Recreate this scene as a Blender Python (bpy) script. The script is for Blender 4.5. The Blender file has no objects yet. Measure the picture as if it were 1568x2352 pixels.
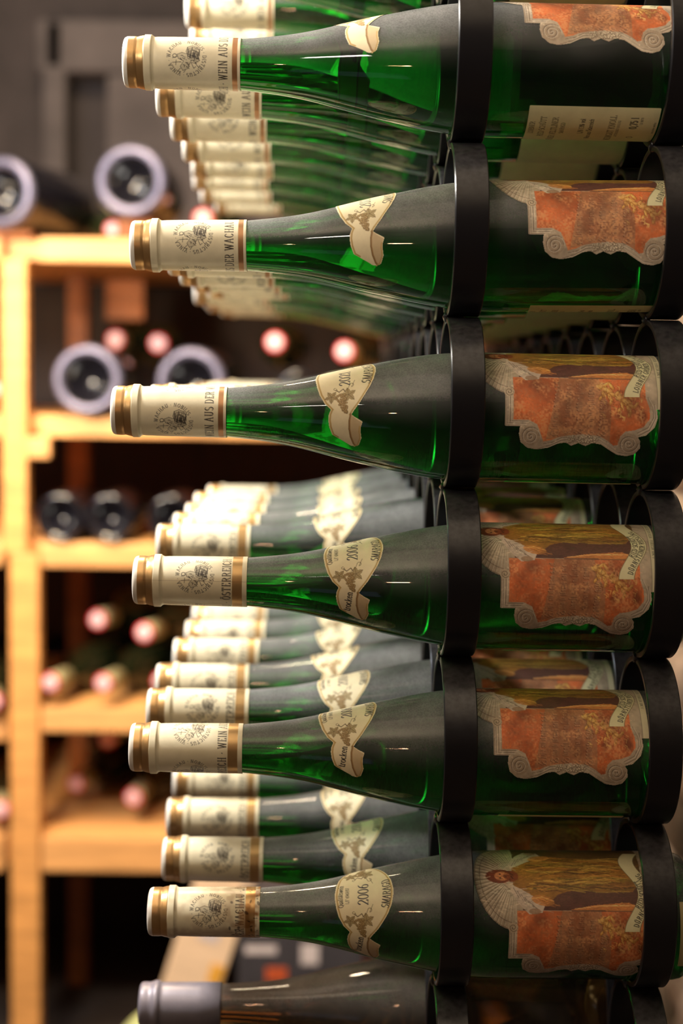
import bpy, bmesh, math, random
import numpy as np
from mathutils import Vector, Matrix
C = bpy.context.scene.collection
sc = bpy.context.scene
R = math.radians

# ---------------------------------------------------------------- camera
cam_d = bpy.data.cameras.new('camera'); cam = bpy.data.objects.new('camera', cam_d); C.objects.link(cam)
r_ = Vector((0.99977639, -0.01586145, 0.01398484)); u_ = Vector((-0.01256244, 0.08648055, 0.99617433)); f_ = Vector((0.01701018, 0.99612727, -0.08626196))
M = Matrix((r_, u_, -f_)).transposed().to_4x4(); M.translation = Vector((-0.0782433, -0.9604823, -0.1408733)); cam.matrix_world = M
cam_d.sensor_fit = 'VERTICAL'; cam_d.sensor_height = 36; cam_d.sensor_width = 24; cam_d.lens = 3601.918 / 2352 * 36
cam_d.clip_start = 0.02; cam_d.clip_end = 30
cam_d.dof.use_dof = True; cam_d.dof.focus_distance = 0.945; cam_d.dof.aperture_fstop = 3.9
sc.camera = cam
# ---------------------------------------------------------------- world, lamps, exposure
w = bpy.data.worlds.new('cellar_air'); sc.world = w; w.use_nodes = True
w.node_tree.nodes['Background'].inputs[0].default_value = (1.0, 0.9, 0.8, 1); w.node_tree.nodes['Background'].inputs[1].default_value = 0.012
def lamp(name, kind, loc, power, col, size=0.1, size_y=None, target=None):
    d = bpy.data.lights.new(name, kind); d.energy = power; d.color = col
    if kind == 'AREA':
        d.size = size
        if size_y: d.shape = 'RECTANGLE'; d.size_y = size_y
    else: d.shadow_soft_size = size
    o = bpy.data.objects.new(name, d); C.objects.link(o); o.location = loc
    if target: o.rotation_euler = (Vector(target) - Vector(loc)).to_track_quat('-Z', 'Y').to_euler()
    return o
lamp('rack_lamp', 'POINT', (-0.62, 0.11, 0.37), 60, (1.0, 0.955, 0.88), 0.09)
lamp('aisle_bulb', 'POINT', (-0.40, -1.02, -0.05), 1.2, (1.0, 0.52, 0.28), 0.012)
lamp('ceiling_bounce_fill', 'AREA', (-0.9, -1.3, 0.55), 48, (1.0, 0.90, 0.76), 0.5, None, (-.5, -.6, 2))  # unseen uplight, added so the ceiling bounces soft fill
lamp('window_glow', 'AREA', (-0.95, -1.7, -0.85), 0.15, (0.60, 0.72, 1.0), 0.4, 0.4, (0.0, 0.3, -.3))
lamp('low_shelf_fill', 'AREA', (-0.66, 0.92, 0.02), 9, (1.0, 0.78, 0.52), 0.12, None, (-.30, 1.7, -.70))  # extra unseen light, added to brighten the low boards
lamp('shelf_lamp', 'AREA', (-0.40, 0.80, 0.85), 31, (1.0, 0.77, 0.50), 0.16, None, (-.45, 1.5, -.45))
lamp('cool_tube', 'AREA', (-1.0, 0.5, 0.30), 7.0, (0.75, 0.83, 1.0), 0.12, 0.3, (-.4, 1.45, -.2))
lamp('wall_fill', 'AREA', (0.19, 0.75, -0.20), 0.9, (1.0, 0.84, 0.72), 0.1, 0.5, (.6, .75, -.2))  # unseen one-sided light added behind the rack to brighten the right wall
sc.view_settings.view_transform = 'Standard'; sc.view_settings.look = 'None'; sc.view_settings.exposure = 0.0; sc.view_settings.gamma = 1.0
try: sc.view_settings.use_curve_mapping = False
except Exception: pass
sc.cycles.use_denoising = True
try: sc.cycles.denoiser = 'OPENIMAGEDENOISE'
except Exception: pass
sc.cycles.max_bounces = 16; sc.cycles.transmission_bounces = 14; sc.cycles.transparent_max_bounces = 12
sc.cycles.diffuse_bounces = 4; sc.cycles.glossy_bounces = 5
sc.cycles.sample_clamp_indirect = 20.0; sc.cycles.blur_glossy = 1.0

# ---------------------------------------------------------------- materials
def lin(c): return tuple((x / 12.92 if x <= .04045 else ((x + .055) / 1.055) ** 2.4) for x in [v / 255 for v in c[:3]])
def mat(name):
    m = bpy.data.materials.new(name); m.use_nodes = True
    nt = m.node_tree; return m, nt, nt.nodes['Principled BSDF']
def N(nt, t, **k):
    n = nt.nodes.new(t)
    for a, v in k.items(): setattr(n, a, v)
    return n
def noise(nt, scale, detail=4, rough=.6, coord='Object', stretch=None):
    tc = N(nt, 'ShaderNodeTexCoord'); n = N(nt, 'ShaderNodeTexNoise'); n.inputs['Scale'].default_value = scale
    n.inputs['Detail'].default_value = detail; n.inputs['Roughness'].default_value = rough
    if stretch:
        mp = N(nt, 'ShaderNodeMapping'); mp.inputs['Scale'].default_value = stretch
        nt.links.new(tc.outputs[coord], mp.inputs[0]); nt.links.new(mp.outputs[0], n.inputs['Vector'])
    else: nt.links.new(tc.outputs[coord], n.inputs['Vector'])
    return n.outputs[0]
def ramp(nt, src, stops):
    r = N(nt, 'ShaderNodeValToRGB'); e = r.color_ramp.elements
    while len(e) < len(stops): e.new(.5)
    for el, (p, c) in zip(e, stops): el.position = p; el.color = (*c, 1) if len(c) == 3 else c
    nt.links.new(src, r.inputs[0]); return r.outputs[0]
def math_(nt, op, a, b=None, clamp=False):
    n = N(nt, 'ShaderNodeMath', operation=op, use_clamp=clamp)
    for i, v in enumerate((a, b)):
        if v is None: continue
        if isinstance(v, (int, float)): n.inputs[i].default_value = v
        else: nt.links.new(v, n.inputs[i])
    return n.outputs[0]
def up_mask(nt, lo, hi):       # how much a face looks up: where dust settles
    g = N(nt, 'ShaderNodeNewGeometry'); s = N(nt, 'ShaderNodeSeparateXYZ'); nt.links.new(g.outputs['Normal'], s.inputs[0])
    m = N(nt, 'ShaderNodeMapRange', interpolation_type='SMOOTHSTEP'); m.inputs[1].default_value = lo; m.inputs[2].default_value = hi
    nt.links.new(s.outputs[2], m.inputs[0]); return m.outputs[0]
def glass(name, tint, ior, dust_col, dust_amt, dust_min):
    m, nt, p = mat(name)
    p.inputs['Base Color'].default_value = (*tint, 1); p.inputs['Transmission Weight'].default_value = 1
    p.inputs['Roughness'].default_value = 0.03; p.inputs['IOR'].default_value = ior
    d = N(nt, 'ShaderNodeBsdfDiffuse'); nt.links.new(ramp(nt, noise(nt, 60, 4), [(.3, tuple(x * .7 for x in dust_col)), (.7, dust_col)]), d.inputs[0])
    up = up_mask(nt, -.25, 1.0)
    sp = ramp(nt, noise(nt, 1000, 3, .75), [(.34, (.62,) * 3), (.60, (1,) * 3)])
    bl = ramp(nt, noise(nt, 16, 3, .55), [(.30, (.35,) * 3), (.62, (1,) * 3)])
    fac = math_(nt, 'MULTIPLY', math_(nt, 'MULTIPLY', up, sp), bl)
    fac = math_(nt, 'ADD', math_(nt, 'MULTIPLY', fac, dust_amt), dust_min, True)
    mx = N(nt, 'ShaderNodeMixShader'); nt.links.new(fac, mx.inputs[0]); nt.links.new(p.outputs[0], mx.inputs[1]); nt.links.new(d.outputs[0], mx.inputs[2])
    nt.links.new(mx.outputs[0], nt.nodes['Material Output'].inputs[0]); return m
GREEN = glass('dusty_green_glass', (0.004, 0.34, 0.018), 1.40, (.30, .30, .30), .80, .015)
BROWN = glass('dusty_brown_glass', (0.30, 0.17, 0.05), 1.40, (.24, .20, .17), .55, .16)
def painted(name, rough, metal=False):
    m, nt, p = mat(name); a = N(nt, 'ShaderNodeVertexColor', layer_name='Col')
    mx = N(nt, 'ShaderNodeMix', data_type='RGBA', blend_type='MULTIPLY'); mx.inputs[0].default_value = 1
    nt.links.new(a.outputs[0], mx.inputs[6]); nt.links.new(ramp(nt, noise(nt, 90, 5), [(.25, (.86, .85, .83)), (.7, (1, 1, 1))]), mx.inputs[7])
    nt.links.new(mx.outputs[2], p.inputs['Base Color']); p.inputs['Roughness'].default_value = rough
    if metal: nt.links.new(math_(nt, 'MULTIPLY', a.outputs[1], 1.1, True), p.inputs['Metallic'])
    b = N(nt, 'ShaderNodeBump'); b.inputs['Strength'].default_value = .08; b.inputs['Distance'].default_value = .0004
    nt.links.new(noise(nt, 500, 2), b.inputs['Height']); nt.links.new(b.outputs[0], p.inputs['Normal'])
    return m
PAPER = painted('printed_paper', .62); FOIL = painted('printed_foil', .34, True)
def plain(name, c, rough=.5, metal=0, var=.25, scale=30, bump=0, stretch=None, coat=0):
    m, nt, p = mat(name); c = lin(c)
    col = ramp(nt, noise(nt, scale, 5, .6, 'Object', stretch), [(.28, tuple(x * (1 - var) for x in c)), (.72, tuple(min(1, x * (1 + var)) for x in c))])
    nt.links.new(col, p.inputs['Base Color']); p.inputs['Roughness'].default_value = rough; p.inputs['Metallic'].default_value = metal
    p.inputs['Coat Weight'].default_value = coat
    if bump:
        b = N(nt, 'ShaderNodeBump'); b.inputs['Strength'].default_value = bump; b.inputs['Distance'].default_value = .004
        nt.links.new(noise(nt, scale * 2, 6, .65, 'Object', stretch), b.inputs['Height']); nt.links.new(b.outputs[0], p.inputs['Normal'])
    return m
def steel():
    m, nt, p = mat('black_painted_steel'); p.inputs['Roughness'].default_value = .28
    up = math_(nt, 'MULTIPLY', up_mask(nt, 0, 1), ramp(nt, noise(nt, 300, 4), [(.3, (.2,) * 3), (.7, (1,) * 3)]))
    col = ramp(nt, math_(nt, 'MULTIPLY', up, .5), [(0, (.010, .009, .011)), (1, (.11, .106, .114))])
    nt.links.new(col, p.inputs['Base Color']); return m
STEEL = steel()
WOOD = plain('pine_wood', (212, 150, 84), .55, 0, .28, 9, .25, (1, 1, 8))
WOODX = plain('pine_board', (216, 158, 96), .55, 0, .25, 9, .25, (.8, 6, 6))
WOODD = plain('old_wood', (150, 84, 34), .6, 0, .35, 10, .3, (1, 1, 8))
PALEW = plain('pale_planed_wood', (240, 206, 170), .5, 0, .12, 9, .1, (1, 1, 8))
SHADEK = plain('bay_shade_brown', (46, 28, 18), .7, 0, .4, 10, .2, (6, 1, 1))  # near-black brown: shade deep in the bays put into the colour
KNURL = plain('knurled_glass_painted_sheen', (112, 110, 132), .28, .6, .25, 120, .3)  # lavender grey imitates cool light reflected along the knurled rims
DARK = plain('dark_bottle_glass', (20, 19, 25), .16, 0, .3, 20, 0, None, .5)
OLIVE = plain('dark_olive_glass', (26, 30, 16), .14, 0, .3, 20, 0, None, .4)
RED = plain('red_foil', (206, 60, 66), .4, 0, .2, 40)
PINK = plain('pale_pink_foil', (236, 196, 200), .5, 0, .08, 60)
BEIGE = plain('olive_beige_foil', (170, 162, 122), .5, 0, .12, 40)
CREAM = plain('cream_foil', (196, 186, 150), .5, 0, .12, 40)
CHAR = plain('charcoal_foil', (138, 132, 144), .42, .2, .18, 50)
VAULT = plain('limewashed_vault', (206, 192, 172), .9, 0, .15, 7, .4)
PLASTER = plain('cellar_plaster', (66, 60, 60), .9, 0, .35, 7, .8)
STONE = plain('rough_stone', (190, 172, 156), .92, 0, .75, 55, 1.0)
STONED = plain('dark_stone', (96, 84, 72), .95, 0, .4, 14, 1.0)
SHADEP = plain('shade_toned_plaster', (44, 38, 38), .95, 0, .4, 8, .8)  # dark tone puts the shade on the back wall into its colour
MORTAR = plain('mortar', (70, 60, 50), .95, 0, .4, 20, 1.0)
FLOORM = plain('cellar_floor', (62, 48, 38), .85, 0, .35, 6, .5)
LABELP = plain('pale_label_paper', (214, 200, 198), .6, 0, .1, 50)
GREYB = plain('dark_grey_card', (58, 54, 58), .7, 0, .2, 30)
YELL = plain('yellow_paper', (232, 168, 60), .6, 0, .15, 40)
ORNG = plain('orange_sticker', (196, 84, 40), .6, 0, .15, 40)
PALEG = plain('pale_green_glaze', (168, 176, 122), .3, 0, .15, 20, 0, None, .4)

# ---------------------------------------------------------------- serif stroke font
def arc(cx, cy, rx, ry, a0, a1, n=11):
    return [(cx + rx * math.cos(R(a0 + (a1 - a0) * i / (n - 1))), cy + ry * math.sin(R(a0 + (a1 - a0) * i / (n - 1)))) for i in range(n)]
S_ = lambda w, h: arc(w / 2, h * .74, w * .42, h * .26, 35, 270, 10) + arc(w / 2, h * .26, w * .46, h * .27, 90, -150, 10)[1:]
o_ = lambda w, h=.66: [arc(w / 2, h / 2, w / 2 - .03, h / 2, 0, 360, 17)]
G = {  # width, strokes, serif feet (x, y)
 'A': (.74, [[(.05, 0), (.37, 1)], [(.37, 1), (.69, 0)], [(.16, .34), (.58, .34)]], [(.05, 0), (.69, 0)]),
 'B': (.66, [[(.13, 0), (.13, 1)], [(.13, 1)] + arc(.34, .76, .2, .24, 90, -90) + [(.13, .52)], [(.13, .52)] + arc(.36, .26, .24, .26, 90, -90) + [(.13, 0)]], [(.13, 0), (.13, 1)]),
 'C': (.70, [arc(.38, .5, .32, .5, 40, 320, 15)], []),
 'D': (.76, [[(.13, 0), (.13, 1)], [(.13, 1), (.3, 1)] + arc(.34, .5, .36, .5, 90, -90) + [(.13, 0)]], [(.13, 0), (.13, 1)]),
 'E': (.62, [[(.13, 0), (.13, 1)], [(.13, 1), (.54, 1), (.54, .84)], [(.13, .53), (.45, .53)], [(.13, 0), (.57, 0), (.57, .18)]], [(.13, 0), (.13, 1)]),
 'F': (.58, [[(.13, 0), (.13, 1)], [(.13, 1), (.54, 1), (.54, .84)], [(.13, .53), (.43, .53)]], [(.13, 0), (.13, 1)]),
 'G': (.76, [arc(.38, .5, .32, .5, 42, 320, 15), [(.64, .05), (.64, .42)]], [(.64, .42)]),
 'H': (.80, [[(.13, 0), (.13, 1)], [(.67, 0), (.67, 1)], [(.13, .52), (.67, .52)]], [(.13, 0), (.13, 1), (.67, 0), (.67, 1)]),
 'I': (.32, [[(.16, 0), (.16, 1)]], [(.16, 0), (.16, 1)]),
 'K': (.74, [[(.13, 0), (.13, 1)], [(.6, 1), (.15, .45)], [(.27, .58), (.66, 0)]], [(.13, 0), (.13, 1), (.6, 1), (.66, 0)]),
 'L': (.58, [[(.13, 0), (.13, 1)], [(.13, 0), (.55, 0), (.55, .2)]], [(.13, 0), (.13, 1)]),
 'M': (.92, [[(.12, 0), (.16, 1)], [(.16, 1), (.46, .05)], [(.46, .05), (.76, 1)], [(.76, 1), (.80, 0)]], [(.12, 0), (.8, 0)]),
 'N': (.80, [[(.13, 0), (.13, 1)], [(.13, 1), (.67, 0)], [(.67, 0), (.67, 1)]], [(.13, 0), (.67, 1)]),
 'O': (.80, [arc(.4, .5, .34, .5, 0, 360, 19)], []),
 'Q': (.80, [arc(.4, .5, .34, .5, 0, 360, 19), [(.4, .06), (.7, -.2)]], []),
 'R': (.72, [[(.13, 0), (.13, 1)], [(.13, 1)] + arc(.36, .75, .22, .25, 90, -90) + [(.13, .5)], [(.36, .5), (.68, 0)]], [(.13, 0), (.13, 1), (.68, 0)]),
 'S': (.58, [S_(.58, 1)], []),
 'T': (.68, [[(.34, 0), (.34, 1)], [(.06, .84), (.06, 1), (.62, 1), (.62, .84)]], [(.34, 0)]),
 'U': (.78, [[(.14, 1), (.14, .35)] + arc(.39, .3, .25, .3, 180, 360) + [(.64, 1)]], [(.14, 1), (.64, 1)]),
 'V': (.74, [[(.06, 1), (.37, 0)], [(.37, 0), (.68, 1)]], [(.06, 1), (.68, 1)]),
 'W': (1.02, [[(.05, 1), (.29, 0)], [(.29, 0), (.51, .95)], [(.51, .95), (.74, 0)], [(.74, 0), (.97, 1)]], [(.05, 1), (.97, 1)]),
 'a': (.46, [arc(.2, .5, .15, .16, 150, 0, 6) + [(.35, .1), (.42, .02)], arc(.2, .19, .16, .18, 20, 360, 11)], []),
 'c': (.44, [arc(.24, .33, .19, .33, 50, 315, 11)], []),
 'e': (.48, [[(.05, .36), (.42, .36)] + arc(.24, .33, .19, .33, 10, 315, 13)], []),
 'h': (.54, [[(.11, 0), (.11, 1)], [(.11, .5)] + arc(.27, .46, .15, .2, 150, 0, 7) + [(.42, 0)]], [(.11, 0), (.42, 0)]),
 'i': (.24, [[(.12, 0), (.12, .64)], [(.12, .86), (.12, .93)]], [(.12, 0)]),
 'k': (.52, [[(.11, 0), (.11, 1)], [(.42, .64), (.12, .3)], [(.2, .38), (.46, 0)]], [(.11, 0), (.46, 0)]),
 'l': (.24, [[(.12, 0), (.12, 1)]], [(.12, 0)]),
 'n': (.54, [[(.11, 0), (.11, .64)], [(.11, .5)] + arc(.27, .46, .15, .2, 150, 0, 7) + [(.42, 0)]], [(.11, 0), (.42, 0)]),
 'o': (.50, o_(.5), []),
 'r': (.38, [[(.11, 0), (.11, .64)], [(.11, .45)] + arc(.26, .48, .14, .16, 160, 50, 5)], [(.11, 0)]),
 's': (.38, [S_(.38, .66)], []),
 't': (.32, [[(.13, .9), (.13, .12)] + arc(.23, .12, .1, .12, 180, 320, 5), [(.02, .64), (.29, .64)]], []),
 'u': (.54, [[(.11, .64), (.11, .2)] + arc(.26, .2, .15, .2, 180, 340, 7), [(.42, .64), (.42, 0)]], [(.42, 0)]),
 'v': (.48, [[(.04, .64), (.24, 0)], [(.24, 0), (.44, .64)]], [(.04, .64), (.44, .64)]),
 'w': (.70, [[(.04, .64), (.2, 0)], [(.2, 0), (.35, .6)], [(.35, .6), (.5, 0)], [(.5, 0), (.66, .64)]], []),
 '0': (.56, [arc(.28, .5, .23, .5, 0, 360, 17)], []), '1': (.40, [[(.08, .82), (.2, 1), (.2, 0)]], [(.2, 0)]),
 '2': (.56, [arc(.28, .74, .2, .26, 170, -30, 9) + [(.06, .03), (.5, .03), (.52, .16)]], []),
 '3': (.52, [arc(.25, .76, .18, .24, 160, -90, 9) + arc(.25, .27, .21, .27, 90, -155, 9)], []),
 '5': (.52, [[(.46, 1), (.14, 1), (.11, .55)] + arc(.25, .3, .2, .3, 120, -150, 10)], []),
 '6': (.56, [arc(.28, .3, .21, .3, 0, 360, 14), [(.48, .97)] + arc(.5, .3, .43, .66, 110, 180, 6)], []),
 '7': (.52, [[(.06, .86), (.08, 1), (.48, 1), (.2, 0)]], []), '9': (.56, [arc(.28, .7, .21, .3, 0, 360, 14), [(.08, .03)] + arc(.06, .7, .43, .66, -70, 0, 6)], []),
 '8': (.54, [arc(.27, .75, .18, .25, 0, 360, 13), arc(.27, .26, .22, .26, 0, 360, 13)], []), '4': (.56, [[(.38, 0), (.38, 1), (.04, .3), (.52, .3)]], [(.38, 0)]), '/': (.34, [[(.02, -.1), (.32, 1.05)]], []), ',': (.24, [[(.12, .06), (.07, -.15)]], []), '.': (.24, [[(.12, .0), (.12, .06)]], []),
 '%': (.8, [arc(.18, .75, .13, .24, 0, 360, 9), arc(.6, .25, .13, .24, 0, 360, 9), [(.2, 0), (.6, 1)]], []),
 '·': (.34, [[(.15, .46), (.19, .5)]], []), ' ': (.30, [], []), '-': (.36, [[(.05, .35), (.3, .35)]], []),
}
for k, b in (('Ö', 'O'), ('Ü', 'U')):
    ww, st, se = G[b]; G[k] = (ww, st + [[(ww * .33, 1.14), (ww * .33, 1.20)], [(ww * .67, 1.14), (ww * .67, 1.20)]], se)
ww, st, se = G['a']; G['ä'] = (ww, st + [[(.1, .84), (.1, .9)], [(.3, .84), (.3, .9)]], se)

# ---------------------------------------------------------------- print shop: paints flat print into a fine grid of coloured cells
rng = np.random.RandomState(7)
class Print:
    def __init__(s, x0, x1, y0, y1, res, bg):
        s.x0, s.y0, s.res = x0, y0, res; s.nx = int(round((x1 - x0) / res)) + 1; s.ny = int(round((y1 - y0) / res)) + 1
        s.X, s.Y = np.meshgrid(x0 + np.arange(s.nx) * res, y0 + np.arange(s.ny) * res)
        s.a = np.empty((s.ny, s.nx, 3)); s.a[:] = lin(bg); s.metal = np.zeros((s.ny, s.nx))
    def box(s, xa, xb, ya, yb):
        i0 = max(0, int((xa - s.x0) / s.res) - 1); i1 = min(s.nx, int((xb - s.x0) / s.res) + 3)
        j0 = max(0, int((ya - s.y0) / s.res) - 1); j1 = min(s.ny, int((yb - s.y0) / s.res) + 3)
        return (slice(j0, j1), slice(i0, i1)) if i1 > i0 and j1 > j0 else None
    def blend(s, sl, al, col):
        a = s.a[sl]; s.a[sl] = a + (np.array(lin(col)) - a) * al[..., None]
    def line(s, pts, wd, col, al=1):
        ws = wd if hasattr(wd, '__len__') else [wd] * (len(pts) - 1)
        for (p, q), w_ in zip(zip(pts[:-1], pts[1:]), ws):
            h = w_ / 2 + s.res; sl = s.box(min(p[0], q[0]) - h, max(p[0], q[0]) + h, min(p[1], q[1]) - h, max(p[1], q[1]) + h)
            if not sl: continue
            X, Y = s.X[sl], s.Y[sl]; dx, dy = q[0] - p[0], q[1] - p[1]; L = dx * dx + dy * dy + 1e-12
            t = np.clip(((X - p[0]) * dx + (Y - p[1]) * dy) / L, 0, 1)
            d = np.hypot(X - p[0] - t * dx, Y - p[1] - t * dy)
            s.blend(sl, np.clip((w_ / 2 - d) / s.res + .5, 0, 1) * al * min(1, w_ / s.res + .25), col)
    def inside(s, pts, sl):
        X, Y = s.X[sl], s.Y[sl]; c = np.zeros(X.shape, bool)
        for (xa, ya), (xb, yb) in zip(pts, pts[1:] + pts[:1]):
            if ya == yb: continue
            c ^= ((ya > Y) != (yb > Y)) & (X < (xb - xa) * (Y - ya) / (yb - ya) + xa)
        return c
    def full(s): return (slice(0, s.ny), slice(0, s.nx))
    def poly(s, pts, col, al=1, tex=None):
        xs, ys = zip(*pts); sl = s.box(min(xs), max(xs), min(ys), max(ys))
        if sl:
            m = s.inside(list(pts), sl).astype(float) * al
            s.blend(sl, m * (tex[sl] if tex is not None else 1), col)
    def ell(s, x, y, rx, ry, col, al=1, rot=0, soft=None):
        h = max(rx, ry) + s.res; sl = s.box(x - h, x + h, y - h, y + h)
        if not sl: return
        X, Y = s.X[sl] - x, s.Y[sl] - y; c, n = math.cos(R(rot)), math.sin(R(rot))
        d = np.sqrt(((X * c + Y * n) / rx) ** 2 + ((-X * n + Y * c) / ry) ** 2)
        s.blend(sl, np.clip((1 - d) * min(rx, ry) / (soft or s.res) + (.5 if not soft else 0), 0, 1) * al, col)
    def tex(s, cell):
        gx, gy = int(s.nx * s.res / cell) + 3, int(s.ny * s.res / cell) + 3; g = rng.rand(gy, gx)
        fx = (s.X - s.x0) / cell; fy = (s.Y - s.y0) / cell; ix, iy = fx.astype(int), fy.astype(int); tx, ty = fx - ix, fy - iy
        tx, ty = tx * tx * (3 - 2 * tx), ty * ty * (3 - 2 * ty)
        return (g[iy, ix] * (1 - tx) + g[iy, ix + 1] * tx) * (1 - ty) + (g[iy + 1, ix] * (1 - tx) + g[iy + 1, ix + 1] * tx) * ty
    def text(s, txt, h, col, at=None, d=(0, -1), path=None, cond=.8, thick=.15, gap=.06, align=.5, al=1, spread=None):
        """at + direction d, or path(distance) -> (x, y, dx, dy); letter tops lie to the left of the reading direction"""
        ws = [(G[c][0] * cond + gap) * h for c in txt]; tot = sum(ws); k = 1 if not spread else spread / tot; pos = -tot * k * align
        for c, w_ in zip(txt, ws):
            if path: px, py, dx, dy = path(pos + w_ * k / 2)
            else: dx, dy = d; px, py = at[0] + dx * (pos + w_ * k / 2), at[1] + dy * (pos + w_ * k / 2)
            ux, uy = dy, -dx; g = G[c]; T = lambda p: (px + (dx * (p[0] - g[0] / 2) * cond + ux * p[1]) * h, py + (dy * (p[0] - g[0] / 2) * cond + uy * p[1]) * h)
            for st in g[1]:
                wd = []
                for a, b in zip(st[:-1], st[1:]):
                    an = math.atan2(b[1] - a[1], (b[0] - a[0]) * cond); wd.append(h * (thick * .3 + thick * .7 * abs(math.sin(an + .3)) ** 1.3))
                s.line([T(p) for p in st], wd, col, al)
            for (fx, fy) in g[2]: s.line([T((fx - .1 / cond, fy)), T((fx + .1 / cond, fy))], h * thick * .36, col, al)
            pos += w_ * k
    def rgba(s): return np.concatenate([s.a, np.ones((s.ny, s.nx, 1))], 2)

def grid_mesh(name, pr, P, mask, mat_, metal=False):
    """a sheet of cells; P = (ny, nx, 3) positions in metres; mask = cells kept"""
    ny, nx = pr.ny, pr.nx; idx = np.arange(ny * nx).reshape(ny, nx)
    q = np.stack([idx[:-1, :-1], idx[:-1, 1:], idx[1:, 1:], idx[1:, :-1]], -1)
    cm = (mask[:-1, :-1].astype(int) + mask[:-1, 1:] + mask[1:, 1:] + mask[1:, :-1]) >= 2
    q = q[cm].reshape(-1, 4); used = np.unique(q); re = np.full(ny * nx, -1); re[used] = np.arange(len(used)); q = re[q]
    me = bpy.data.meshes.new(name); me.vertices.add(len(used)); me.vertices.foreach_set('co', P.reshape(-1, 3)[used].astype(np.float32).ravel())
    me.loops.add(q.size); me.loops.foreach_set('vertex_index', q.astype(np.int32).ravel()); me.polygons.add(len(q))
    me.polygons.foreach_set('loop_start', np.arange(0, q.size, 4, dtype=np.int32)); me.polygons.foreach_set('use_smooth', np.ones(len(q), bool))
    me.update(calc_edges=True)
    col = pr.rgba()
    at = me.color_attributes.new('Col', 'FLOAT_COLOR', 'POINT')
    if metal: col[..., 3] = pr.metal
    at.data.foreach_set('color', col.reshape(-1, 4)[used].astype(np.float32).ravel())
    me.materials.append(mat_); return me

# ---------------------------------------------------------------- bottle profile (mm from the tip, radius)
BODY = [(4, 13.0), (16, 13.6), (69, 14.9), (80, 15.9), (92, 17.2), (104, 19.0), (114, 21.0), (124.5, 23.5), (136, 26.3), (148, 29.1), (161, 31.8), (172, 34.1), (183, 36.1), (195, 37.8), (207, 38.8), (220, 39.2)]
BX, BR = np.array(BODY).T
def hermite(xs, X, Y):
    m = np.gradient(Y, X); i = np.clip(np.searchsorted(X, xs) - 1, 0, len(X) - 2); h = X[i + 1] - X[i]; t = np.clip((xs - X[i]) / h, 0, 1)
    return (2 * t**3 - 3 * t**2 + 1) * Y[i] + (t**3 - 2 * t**2 + t) * h * m[i] + (-2 * t**3 + 3 * t**2) * Y[i + 1] + (t**3 - t**2) * h * m[i + 1]
def rad(s_): s_ = np.asarray(s_, float); return np.where(s_ > 220, 39.2, hermite(np.minimum(s_, 220), BX, BR))
CAPX, CAPR = np.array([(0, 13.4), (.5, 14.2), (1.6, 14.75), (3, 14.95), (6.5, 15.0), (8, 14.8), (9.6, 15.25), (12.0, 15.75), (12.6, 16.2), (16.4, 16.2), (17.3, 15.3), (18.4, 14.85), (21, 15.0), (30, 15.2), (50, 15.35), (69, 15.5), (69.6, 15.45)]).T
def lathe(name, prof, mats, seg=64):
    """closed lathe about +X from (mm, mm) profile; first and last radius 0"""
    bm = bmesh.new(); rings = []
    for (x, r) in prof:
        if r < 1e-6: rings.append([bm.verts.new((x / 1000, 0, 0))])
        else: rings.append([bm.verts.new((x / 1000, -r / 1000 * math.cos(2 * math.pi * i / seg), -r / 1000 * math.sin(2 * math.pi * i / seg))) for i in range(seg)])
    for a, b in zip(rings[:-1], rings[1:]):
        for i in range(seg):
            j = (i + 1) % seg
            if len(a) == 1: bm.faces.new((a[0], b[j], b[i]))
            elif len(b) == 1: bm.faces.new((a[i], a[j], b[0]))
            else: bm.faces.new((a[i], a[j], b[j], b[i]))
    bmesh.ops.recalc_face_normals(bm, faces=bm.faces)
    me = bpy.data.meshes.new(name); bm.to_mesh(me); bm.free()
    me.polygons.foreach_set('use_smooth', np.ones(len(me.polygons), bool)); me.materials.append(mats); return me
xs = list(np.linspace(4, 220, 58))
def bottle_profile(L): return [(4, 0)] + [(x, float(rad(x))) for x in xs] + [(250, 39.2), (285, 39.2), (L - 9, 39.2), (L - 5, 38.7), (L - 2, 37.4), (L - .3, 35.2), (L, 33), (L - .6, 31), (L - 4, 27.5), (L - 11, 21), (L - 17, 14), (L - 20, 7), (L - 21, 0)]
GLASS = {'L': lathe('green_bottle_glass', bottle_profile(345), GREEN, 72), 'D': lathe('green_bottle_glass', bottle_profile(335), GREEN, 72)}
GLASSB = lathe('brown_bottle_glass', bottle_profile(330), BROWN, 72)

def wrap(pr, off, deg_per=None):
    """canvas x = mm along the bottle, y = degrees (deg_per) or arc mm on the straight body"""
    th = np.radians(pr.Y) if deg_per else pr.Y / 39.2
    r = (rad(pr.X) + off) / 1000
    return np.stack([pr.X / 1000, -r * np.cos(th), -r * np.sin(th)], -1)

INK = (44, 36, 34); GOLD = (176, 132, 78); CREAMC = (238, 228, 198)
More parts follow.
